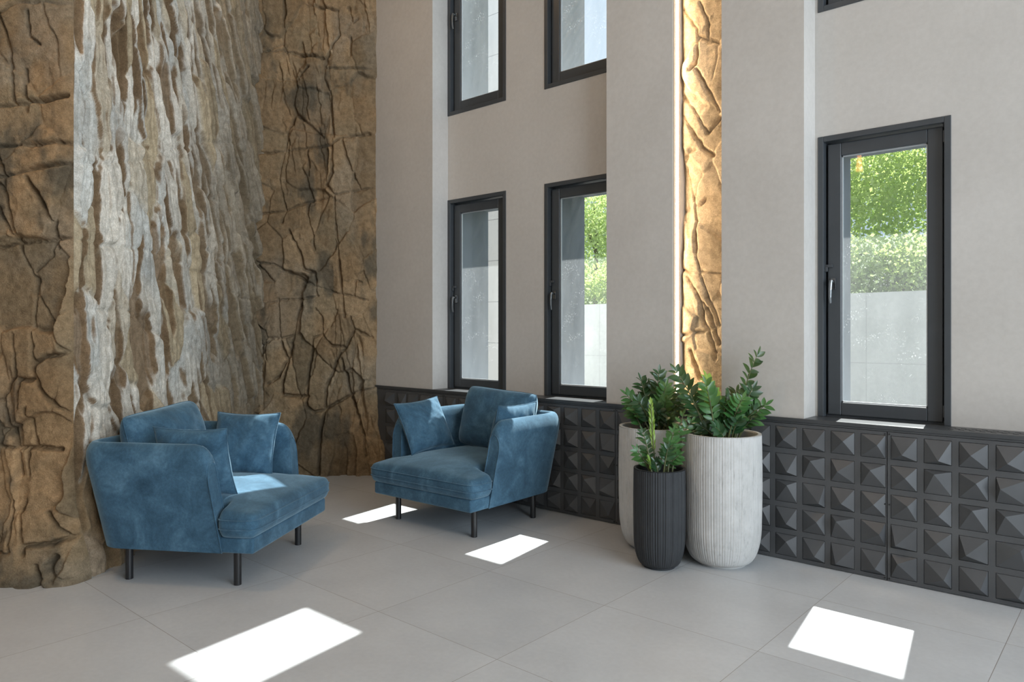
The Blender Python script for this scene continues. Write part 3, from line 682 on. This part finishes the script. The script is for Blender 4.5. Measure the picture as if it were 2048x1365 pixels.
def seat_mesh():
    xs = [-0.520, -0.455, -0.375, -0.30, -0.2, -0.07, 0.07, 0.2, 0.30, 0.375, 0.455, 0.520]; ys = [-0.500, -0.44, -0.37, -0.315, -0.270, -0.24, -0.12, 0.0, 0.13, 0.26, 0.36, 0.42]; zs = [0.285, 0.335, 0.388, 0.418]
    def inside(i, j): 
        cx, cy_ = (xs[i] + xs[i+1]) / 2, (ys[j] + ys[j+1]) / 2
        return abs(cx) < 0.375 or cy_ < -0.270
    bm = bmesh.new(); vs = {}
    ins = {(i, j) for i in range(len(xs) - 1) for j in range(len(ys) - 1) if inside(i, j)}
    def vert(i, j, k):
        if (i, j, k) not in vs:
            x, y, z_ = xs[i], ys[j], zs[k]
            outer = [(a_, b_) for a_ in (i - 1, i) for b_ in (j - 1, j) if (a_, b_) in ins]
            if len(outer) < 4:
                q = 0.022 if k in (0, len(zs) - 1) else 0.0
                if len(outer) == 1: q += 0.020
                cx = sum((xs[a_] + xs[a_ + 1]) / 2 for a_, _ in outer) / len(outer); cy_ = sum((ys[b_] + ys[b_ + 1]) / 2 for _, b_ in outer) / len(outer)
                v_ = Vector((cx - x, cy_ - y)); v_.normalize(); x += v_.x * q; y += v_.y * q
            if k == len(zs) - 1:
                z_ += 0.072 * max(0, 1 - (abs(x) / 0.53) ** 3) * max(0, 1 - (abs(y - 0.06) / 0.57) ** 3)
                z_ += 0.006 * math.sin(9 * x + 2) * math.sin(8 * y)
            vs[(i, j, k)] = bm.verts.new((x, y, z_))
        return vs[(i, j, k)]
    K = len(zs) - 1
    for i, j in ins:
        bm.faces.new([vert(i, j, K), vert(i+1, j, K), vert(i+1, j+1, K), vert(i, j+1, K)])
        bm.faces.new([vert(i, j, 0), vert(i, j+1, 0), vert(i+1, j+1, 0), vert(i+1, j, 0)])
        for di, dj, a, b_ in ((0, -1, (i, j), (i+1, j)), (1, 0, (i+1, j), (i+1, j+1)), (0, 1, (i+1, j+1), (i, j+1)), (-1, 0, (i, j+1), (i, j))):
            if (i + di, j + dj) not in ins:
                for k in range(K): bm.faces.new([vert(*a, k), vert(*b_, k), vert(*b_, k+1), vert(*a, k+1)])
    me = bpy.data.meshes.new('seat_cushion'); bm.to_mesh(me); bm.free()
    me.polygons.foreach_set('use_smooth', [True] * len(me.polygons)); me.materials.append(M['fabric'])
    # outline for the seams
    ol = [(x, ys[0]) for x in xs] + [(xs[-1], y) for y in ys[1:5]] + [(xs[-2], ys[4]), (xs[-3], ys[4])] + [(xs[-3], y) for y in ys[5:]]
    ol += [(x, ys[-1]) for x in xs[-4:2:-1]] + [(xs[2], y) for y in ys[:4:-1]] + [(xs[2], ys[4]), (xs[1], ys[4])] + [(xs[0], y) for y in ys[4:0:-1]]
    sg = lambda v: (v > 0) - (v < 0)
    ol = [(x - 0.014 * sg(x), y + 0.014 * (1 if y < -0.4 else -1)) if abs(abs(x) - 0.520) < 1e-6 and (abs(y + 0.50) < 1e-6 or abs(y + 0.27) < 1e-6) else (x, y) for x, y in ol]
    return me, ol
def bspline(pts, sub=4):
    n = len(pts); out = []
    for i in range(n):
        p0, p1, p2, p3 = pts[i-1], pts[i], pts[(i+1) % n], pts[(i+2) % n]
        for k in range(sub):
            t = k / sub; b = ((1-t)**3/6, (3*t**3-6*t*t+4)/6, (-3*t**3+3*t*t+3*t+1)/6, t**3/6)
            out.append(tuple(sum(b[m_] * p[m2] for m_, p in enumerate((p0, p1, p2, p3))) for m2 in range(2)))
    return out
def make_armchair():
    r = empty('armchair')
    mb = MB(); oc = [(-0.476, -0.470), (0.476, -0.470), (0.476, 0.30)] + [(0.476 - 0.15 + 0.15 * math.cos(t_ * PI / 16), 0.30 + 0.15 * math.sin(t_ * PI / 16)) for t_ in range(1, 9)] + [(-0.476 + 0.15 - 0.15 * math.sin(t_ * PI / 16), 0.30 + 0.15 * math.cos(t_ * PI / 16)) for t_ in range(0, 9)]
    k_ = len(oc); mb.add([(x, y, 0.200) for x, y in oc] + [(x, y, 0.288) for x, y in oc], [tuple(range(k_))[::-1], tuple(range(k_, 2 * k_))] + [(i, (i + 1) % k_, k_ + (i + 1) % k_, k_ + i) for i in range(k_)])
    mb.build('base', M['fabric'], r, bevel=0.014, seg=3)
    V, F, caps = shell_mesh()
    sh = obj_from('backrest_and_arms', V, F, M['fabric'], r, smooth=True)
    for cp in caps:
        p = MB(); p.tube([(x, y - 0.001, z) for x, y, z in cp], 0.0035, 6); p.build('piping', M['fabric'], sh, smooth=True)
    me, ol = seat_mesh(); se = bpy.data.objects.new('seat_cushion', me); COL.objects.link(se); se.parent = r
    sb = se.modifiers.new('soft', 'SUBSURF'); sb.levels = 2; sb.render_levels = 2
    curve = bspline(ol)
    for z in (0.336, 0.386):
        p = MB(); p.tube([(x, y, z) for x, y in curve], 0.003, 6, closed=True); p.build('piping', M['fabric'], se, smooth=True)
    for x in (-0.375, 0.375):
        for y in (-0.325, 0.325):
            lg = MB(); lg.cyl((x, y, 0.0), (x, y, 0.205), 0.0205, 20); lg.build('leg', M['leg'], r, smooth=False, bevel=0.002)
    return r
def pillow_mesh(name, W, H, T, seed, n=26, pinch=0.07, rnd=0.0, pw=0.55):
    V = []; F = []; idx = {}
    def co(u_, v_, s):
        ex = 1 - pinch * (1 - v_ * v_) * abs(u_) ** 3; ez = 1 - pinch * (1 - u_ * u_) * abs(v_) ** 3
        x, z_ = u_ * W / 2 * ex, v_ * H / 2 * ez
        t = T / 2 * (max(0, 1 - abs(u_) ** 2.6) * max(0, 1 - abs(v_) ** 2.6)) ** pw
        cr = 1 - rnd * abs(u_ * v_) ** 5; x *= cr; z_ *= cr
        ed = max(abs(u_), abs(v_)); wr = 0.006 * math.sin(11 * u_ + seed + 5 * v_) * math.sin(9 * v_ + 2 * seed) * (1 - ed ** 4) + 0.005 * math.sin(26 * (u_ + 0.4 * v_) + seed) * ed ** 3 * (1 - ed ** 8)
        t = t + wr if t > 0.002 else t
        return (x, s * t, z_)
    for s in (-1, 1):
        for i in range(n + 1):
            for j in range(n + 1):
                rim = i in (0, n) or j in (0, n)
                if rim and s == 1: idx[(s, i, j)] = idx[(-1, i, j)]; continue
                u_ = math.sin((2 * i / n - 1) * PI / 2) * 0.35 + (2 * i / n - 1) * 0.65; v_ = math.sin((2 * j / n - 1) * PI / 2) * 0.35 + (2 * j / n - 1) * 0.65
                idx[(s, i, j)] = len(V); V.append(co(u_, v_, s))
    for s in (-1, 1):
        for i in range(n):
            for j in range(n):
                q = (idx[(s, i, j)], idx[(s, i+1, j)], idx[(s, i+1, j+1)], idx[(s, i, j+1)]); F.append(q if s == -1 else q[::-1])
    loop = [(i, 0) for i in range(n)] + [(n, j) for j in range(n)] + [(i, n) for i in range(n, 0, -1)] + [(0, j) for j in range(n, 0, -1)]
    rim = [V[idx[(-1, i, j)]] for i, j in loop]
    return V, F, rim
def make_pillow(name, W, H, T, seed, pinch, rnd=0.0, pw=0.55):
    V, F, rim = pillow_mesh(name, W, H, T, seed, pinch=pinch, rnd=rnd, pw=pw)
    o = obj_from(name, V, F, M['fabric'], None, smooth=True)
    p = MB(); p.tube(rim, 0.003, 6, closed=True); p.build('piping', M['fabric'], o, smooth=True)
    return o
CH1 = Matrix.Translation((-4.224, 2.136, 0)) @ Matrix.Rotation(math.atan2(0.841, -0.54), 4, 'Z')
CH2 = Matrix.Translation((-3.805, 3.815, 0)) @ Matrix.Rotation(rad(2.2), 4, 'Z')
a1 = make_armchair(); a1.matrix_world = CH1
tag(a1, 'blue velvet armchair on black legs standing against the fluted stone flank', 'armchair', 'blue armchairs')
a2 = copy_tree(a1); a2.matrix_world = CH2
tag(a2, 'blue velvet armchair on black legs standing in front of the windows', 'armchair', 'blue armchairs')
def put(o, CH, loc, rz, tilt, roll=0):
    o.matrix_world = CH @ Matrix.Translation(loc) @ Matrix.Rotation(rad(rz), 4, 'Z') @ Matrix.Rotation(rad(tilt), 4, 'X') @ Matrix.Rotation(rad(roll), 4, 'Y')
bc1 = make_pillow('back_cushion', 0.70, 0.48, 0.25, 1.3, 0.035, 0.06, 0.42)
tag(bc1, 'large blue back cushion leaning in the armchair beside the stone flank', 'cushion', 'large back cushions')
put(bc1, CH1, (-0.01, 0.33, 0.69), 0, -14, -3)
bc2 = copy_tree(bc1); put(bc2, CH2, (0.02, 0.335, 0.70), 0, -14, 3)
tag(bc2, 'large blue back cushion standing upright in the armchair under the windows', 'cushion', 'large back cushions')
tp = make_pillow('throw_pillow', 0.44, 0.41, 0.15, 2.1, 0.08)
put(tp, CH1, (-0.325, -0.045, 0.657), 90, -17, 0)
tag(tp, 'small blue pillow with sunlit front edge, at the near arm of the stone-side armchair', 'pillow', 'small throw pillows')
for CH, loc, rz, ti, ro, lab in ((CH1, (0.325, 0.02, 0.655), -90, -17, 0, 'small blue pillow upright against the far arm of the stone-side armchair'),
                             (CH2, (-0.370, -0.06, 0.668), 86, -26, -4, 'small blue pillow leaning outward on the left arm of the window armchair'),
                             (CH2, (0.33, 0.13, 0.665), -90, -16, 0, 'small blue pillow mostly hidden behind the right arm of the window armchair')):
    o = copy_tree(tp); put(o, CH, loc, rz, ti, ro); tag(o, lab, 'pillow', 'small throw pillows')

# ------------------------------------------------------------------ planters
def planter(loc, R, H, rb, ribs, mat, label, rib=0.0022, per=5):
    r = tag(empty('planter', loc), label, 'planter', 'ribbed planters')
    n = ribs * per
    prof = []
    cz = H * 0.30
    for k in range(13):
        t = k / 12; q = t * PI / 2
        prof.append((rb + (R * 0.985 - rb) * math.sin(q) ** 0.95, 0.012 + cz * (1 - math.cos(q))))
    for k in range(1, 13): prof.append((R * (0.985 + 0.015 * math.sin(PI * k / 12)), 0.012 + cz + (H - 0.012 - cz) * k / 12))
    def mod(rr, z_, k, nn):
        ph = (k % per) / per; a = rib * (0.5 - 0.5 * math.cos(2 * PI * ph)) * min(1, z_ / 0.06)
        return rr - a * (0.6 + 0.4 * math.sin(k * 0.37))
    mb = MB(); mb.lathe([(0.001, 0.0), (rb - 0.004, 0.0)] + [(rb, 0.006)] + prof, n, mod=mod)
    mb.lathe([(R * 0.985 - rib, H), (R * 0.98, H + 0.004), (R * 0.90, H + 0.004), (R * 0.885, H - 0.004), (R * 0.885, H - 0.09)], n)
    mb.build('pot', mat, r, smooth=False)
    so = MB(); rs = random.Random(int(R * 1e4)); so.lathe([(R * 0.884, H - 0.055), (R * 0.6, H - 0.045), (R * 0.3, H - 0.04), (0.001, H - 0.038)], 40, mod=lambda rr, z_, k, nn: rr * (1 if rr > R * 0.8 else 0.94 + 0.1 * rs.random()))
    so.build('soil', M['soil'], r)
    return r
PA, PB, PC = (-1.938, 4.112, 0), (-2.402, 4.122, 0), (-2.180, 3.798, 0)
planter(PA, 0.233, 0.772, 0.145, 92, M['pot_light'], 'large whitewashed ribbed planter at the right of the planter cluster')
planter(PB, 0.228, 0.772, 0.145, 92, M['pot_light'], 'large whitewashed ribbed planter at the left, half hidden by the dark planter')
planter(PC, 0.152, 0.575, 0.095, 64, M['pot_dark'], 'small charcoal ribbed planter in front of the two pale planters', rib=0.0042)

rl = random.Random(5)
def leaflet(mb, p, d, nrm, L, Wd, m=0):
    """pointed oval leaflet at p along d"""
    d = d.normalized(); s = d.cross(nrm).normalized(); n_ = s.cross(d).normalized()
    V = []; F = []
    st = [(0.0, 0.06), (0.12, 0.5), (0.32, 0.92), (0.52, 1.0), (0.72, 0.78), (0.88, 0.42), (1.0, 0.02)]
    for t, wv in st:
        c = p + d * (L * t) - n_ * (L * 0.16 * t * t); hw = Wd / 2 * wv
        V += [c - s * hw + n_ * hw * 0.28, c, c + s * hw + n_ * hw * 0.28]
    for i in range(len(st) - 1):
        a = i * 3; F += [(a, a+1, a+4, a+3), (a+1, a+2, a+5, a+4)]
    mb.add(V, F, m)
def frond(root, base, tip, bend, mat, pairs, L, parent_loc, closed=False, start=0.3, ang=58):
    base, tip, bend = Vector(base), Vector(tip), Vector(bend)
    P_ = lambda t: base * (1-t)**2 + bend * 2*t*(1-t) + tip * t*t
    T_ = lambda t: ((bend - base) * 2*(1-t) + (tip - bend) * 2*t).normalized()
    lm = MB(); facing = (-FW * 0.8 + Vector((rl.uniform(-.5, .5), rl.uniform(-.5, .5), 0.5))).normalized()
    for k in range(pairs):
        t = start + (1 - start) * (k + 0.5) / pairs
        for sgn in (-1, 1):
            tt = min(1, t + (0.012 if sgn > 0 else 0)); p, td = P_(tt), T_(tt)
            side = td.cross(facing).normalized() * sgn
            a = rad(ang + rl.uniform(-10, 10) - 20 * (t - start)); a = rad(16) if closed else a
            d = td * math.cos(a) + side * math.sin(a) + facing * rl.uniform(-0.25, 0.25)
            ln = L * (0.72 + 0.4 * math.sin(PI * min(1, (k + 1) / (pairs + 0.5)))) * rl.uniform(0.88, 1.1)
            nr = (facing + Vector((rl.uniform(-.5, .5), rl.uniform(-.5, .5), rl.uniform(-.2, .6)))).normalized()
            leaflet(lm, p, d, nr, ln, ln * (0.26 if closed else rl.uniform(0.40, 0.5)))
    leaflet(lm, P_(1), T_(1), facing, L * 0.75, L * 0.25)
    f = lm.build('frond', mat, root, smooth=True)
    st = MB(); q = [P_(i / 12) for i in range(13)]; st.tube(q, [0.0065 - 0.0048 * i / 12 for i in range(13)], 7); st.build('stem', M['stem'], f, smooth=True)
    return f
def zz(loc, ztop, Rp, label, fronds, fill, Lf):
    r = tag(empty('zz_plant', (loc[0], loc[1], ztop - 0.045)), label, 'plant', 'leafy plants in the planters')
    for dr, hh, dd, mt, pairs, cl_ in fronds:
        tip = RT * dr + FW * dd + Vector((0, 0, hh + 0.045))
        b = RT * max(-Rp * .7, min(Rp * .7, dr * 0.32 + rl.uniform(-.03, .03))) + FW * max(-Rp * .7, min(Rp * .7, dd * 0.5 + rl.uniform(-.05, .05)))
        bend = b * 0.5 + (RT * dr + FW * dd) * 0.42 + Vector((0, 0, (hh + 0.045) * 0.62)) if not cl_ else (b + tip) / 2
        frond(r, b, tip, bend, M[mt], pairs, Lf * (0.9 if cl_ else 1), loc, cl_)
    for i in range(fill):
        an = rl.uniform(0, 2 * PI); q = rl.uniform(0.25, 1.0); hh = rl.uniform(0.08, 0.24)
        tip = Vector((math.cos(an), math.sin(an), 0)) * Rp * 1.05 * q + Vector((0, 0, hh)); b = Vector((math.cos(an + .4), math.sin(an + .4), 0)) * Rp * 0.5 * q
        bend = b * 0.7 + tip * 0.3 + Vector((0, 0, hh * 0.4))
        frond(r, b, tip, bend, M[rl.choice(['leaf_dark', 'leaf_dark', 'leaf_mid'])], rl.randint(4, 6), Lf * 0.95, loc, False, 0.2)
    return r
zz(PA, 0.772, 0.20, 'tall dark green zz plant in the right whitewashed planter',
   [(0.215, 0.47, 0.0, 'leaf_dark', 9, False), (-0.285, 0.375, -0.05, 'leaf_dark', 9, False), (-0.075, 0.325, 0.05, 'leaf_new', 9, False), (-0.125, 0.30, -0.12, 'leaf_mid', 7, False), (0.17, 0.27, -0.05, 'leaf_dark', 7, False), (0.235, 0.175, -0.08, 'leaf_mid', 6, False),
    (0.08, 0.22, -0.14, 'leaf_mid', 7, False), (0.0, 0.23, -0.1, 'leaf_dark', 7, False), (-0.2, 0.20, -0.05, 'leaf_dark', 6, False), (0.12, 0.24, 0.1, 'leaf_dark', 7, False), (-0.05, 0.2, 0.12, 'leaf_dark', 7, False), (0.2, 0.22, 0.06, 'leaf_dark', 6, False)], 22, 0.078)
zz(PB, 0.772, 0.19, 'dark green zz plant in the left whitewashed planter',
   [(0.03, 0.345, 0.0, 'leaf_dark', 10, False), (-0.085, 0.295, 0.0, 'leaf_dark', 8, False), (-0.185, 0.205, -0.04, 'leaf_mid', 6, False), (0.115, 0.21, 0.0, 'leaf_dark', 7, False), (0.2, 0.17, 0.0, 'leaf_dark', 7, False), (-0.02, 0.25, 0.08, 'leaf_dark', 8, False), (0.06, 0.26, -0.06, 'leaf_mid', 8, False), (-0.12, 0.17, -0.1, 'leaf_dark', 6, False)], 18, 0.075)
zz(PC, 0.575, 0.12, 'smaller zz plant with a lime new shoot in the charcoal planter',
   [(-0.05, 0.385, 0.0, 'leaf_new', 11, True), (0.195, 0.275, 0.02, 'leaf_mid', 6, False), (0.155, 0.315, 0.05, 'leaf_mid', 6, False), (0.085, 0.22, 0.0, 'leaf_mid', 7, False), (-0.095, 0.215, 0.02, 'leaf_dark', 7, False), (-0.135, 0.11, 0.0, 'leaf_mid', 5, False), (0.11, 0.08, -0.02, 'leaf_mid', 5, False), (0.04, 0.13, -0.06, 'leaf_dark', 5, False), (-0.07, 0.055, -0.05, 'leaf_new', 4, True)], 3, 0.056)

# ------------------------------------------------------------------ amber pendant in the hall (seen only as a reflection in the right window)
r = tag(empty('pendant_lamp', (-2.60, 0.12, 3.28)), 'slim amber glass pendant lamp mirrored in the right window pane', 'lamp')
mb = MB(); mb.lathe([(0.012, 0.30), (0.018, 0.26), (0.024, 0.15), (0.036, 0.05), (0.042, 0.0), (0.0, 0.0)], 20); mb.build('shade', M['lamp_glow'], r, smooth=True)
mb = MB(); mb.cyl((0, 0, 0.30), (0, 0, ZC - 3.28), 0.004, 8); mb.build('cord', M['black'], r)

# ------------------------------------------------------------------ outside
mb = MB(); mb.box(-30, 25, YO + 0.05, 11.0, -0.15, -0.02); tag(mb.build('outside_ground', M['ground']), kind='structure')
V = [(-20, 10.5, -0.02), (15, 10.5, -0.02), (15, 10.5, 2.10), (-20, 10.5, 1.70), (-20, 10.8, -0.02), (15, 10.8, -0.02), (15, 10.8, 2.10), (-20, 10.8, 1.70)]
tag(obj_from('retaining_wall', V, [(0,1,2,3),(5,4,7,6),(3,2,6,7),(1,5,6,2),(4,0,3,7)], M['concrete']), kind='structure')
mb = MB(); mb.box(-16, -7.0, 7.8, 8.2, 0, 11); tag(mb.build('neighbouring_wing', M['cladding']), kind='structure')
gx_ = np.linspace(-30, 20, 60); gy_ = np.linspace(10.8, 40, 40); X, Y = np.meshgrid(gx_, gy_, indexing='ij')
Zg = 1.45 + (Y - 10.8) * 0.16 + 0.25 * fbm(X * 0.5, Y * 0.5, 3, 3)
P = np.stack([X, Y, Zg], -1); idx = np.arange(P.shape[0] * P.shape[1]).reshape(P.shape[:2])
F = np.stack([idx[:-1, :-1], idx[1:, :-1], idx[1:, 1:], idx[:-1, 1:]], -1).reshape(-1, 4).tolist()
tag(obj_from('hillside', P.reshape(-1, 3).tolist(), F, M['hill'], smooth=True), kind='structure')
rt_ = random.Random(3)
def plant_out(name, loc, R, H, n, ls, mat, label, cat, trunk):
    r = tag(empty(name, loc), label, cat, 'greenery beyond the concrete wall')
    mb = MB()
    for _ in range(n):
        an, q = rt_.uniform(0, 2 * PI), rt_.random() ** 0.45; el = rt_.uniform(-0.9, 1)
        p = Vector((math.cos(an) * R * q * math.sqrt(max(0.05, 1 - el * el)), math.sin(an) * R * q * math.sqrt(max(0.05, 1 - el * el)), trunk + H / 2 + el * H / 2 * q))
        p += Vector((rt_.gauss(0, .08), rt_.gauss(0, .08), rt_.gauss(0, .08)))
        d = Vector((rt_.gauss(0, 1), rt_.gauss(0, 1), rt_.gauss(0, 1) - 0.3)).normalized(); nn = Vector((rt_.gauss(0, 1), rt_.gauss(0, 1), rt_.gauss(0, 1) + 0.8)).normalized()
        if abs(d.dot(nn)) > 0.95: continue
        s = d.cross(nn).normalized(); L = ls * rt_.uniform(0.6, 1.3); w_ = L * 0.35
        mb.add([p, p + d * L * 0.5 + s * w_, p + d * L, p + d * L * 0.5 - s * w_], [(0, 1, 2, 3)])
    mb.build('foliage', mat, r)
    tk = MB(); tk.tube([(0, 0, -0.3), (0.05, 0.02, trunk + H * 0.4), (0.0, -0.04, trunk + H * 0.75)], [0.05 + 0.02 * trunk, 0.03 + 0.01 * trunk, 0.01], 8)
    for k in range(5):
        a = rt_.uniform(0, 6.28); z0 = trunk + H * 0.25 + k * H * 0.08; tk.tube([(0.03, 0, z0), (math.cos(a) * R * 0.35, math.sin(a) * R * 0.35, z0 + H * 0.15), (math.cos(a) * R * 0.65, math.sin(a) * R * 0.65, z0 + H * 0.22)], [0.025, 0.015, 0.006], 6)
    tk.build('trunk', M['bark'], r)
zg = lambda y: 1.45 + (y - 10.8) * 0.16
for x, y, R, H, mt, lab in ((-3.6, 11.7, 0.75, 1.15, 'tree_b', 'grey-green shrub above the concrete wall, left through the right window'),
                       (-2.75, 11.9, 0.6, 1.0, 'tree_a', 'bright green shrub above the concrete wall, middle through the right window'),
                       (-2.0, 11.7, 0.75, 1.1, 'tree_b', 'grey-green shrub above the concrete wall, right through the right window'),
                       (-8.9, 11.7, 0.8, 1.2, 'tree_a', 'bright green shrub above the concrete wall through the middle window'),
                       (-7.7, 11.9, 0.65, 1.0, 'tree_a', 'yellow-green shrub nearer the window jamb through the middle window'),
                       (-6.6, 11.8, 0.8, 1.1, 'tree_b', 'grey-green shrub at the pilaster edge through the middle window')):
    plant_out('shrub', (x, y, zg(y)), R, H, 4200, 0.066, M[mt], lab, 'shrub', 0.1)
for x, y, R, H, tr, mt, lab in ((-4.1, 13.6, 1.3, 2.6, 0.7, 'tree_a', 'leafy sunlit tree behind the shrubs, left through the right window'),
                       (-2.7, 14.4, 1.4, 2.9, 0.6, 'tree_a', 'leafy sunlit tree behind the shrubs, right through the right window'),
                       (-9.6, 13.8, 1.4, 2.4, 0.6, 'tree_b', 'pale feathery tree through the middle window'),
                       (-8.3, 15.5, 1.5, 3.2, 0.8, 'tree_a', 'yellow-green tree at the top of the middle window')):
    plant_out('tree', (x, y, zg(y)), R, H, 11000, 0.080, M[mt], lab, 'tree', tr)
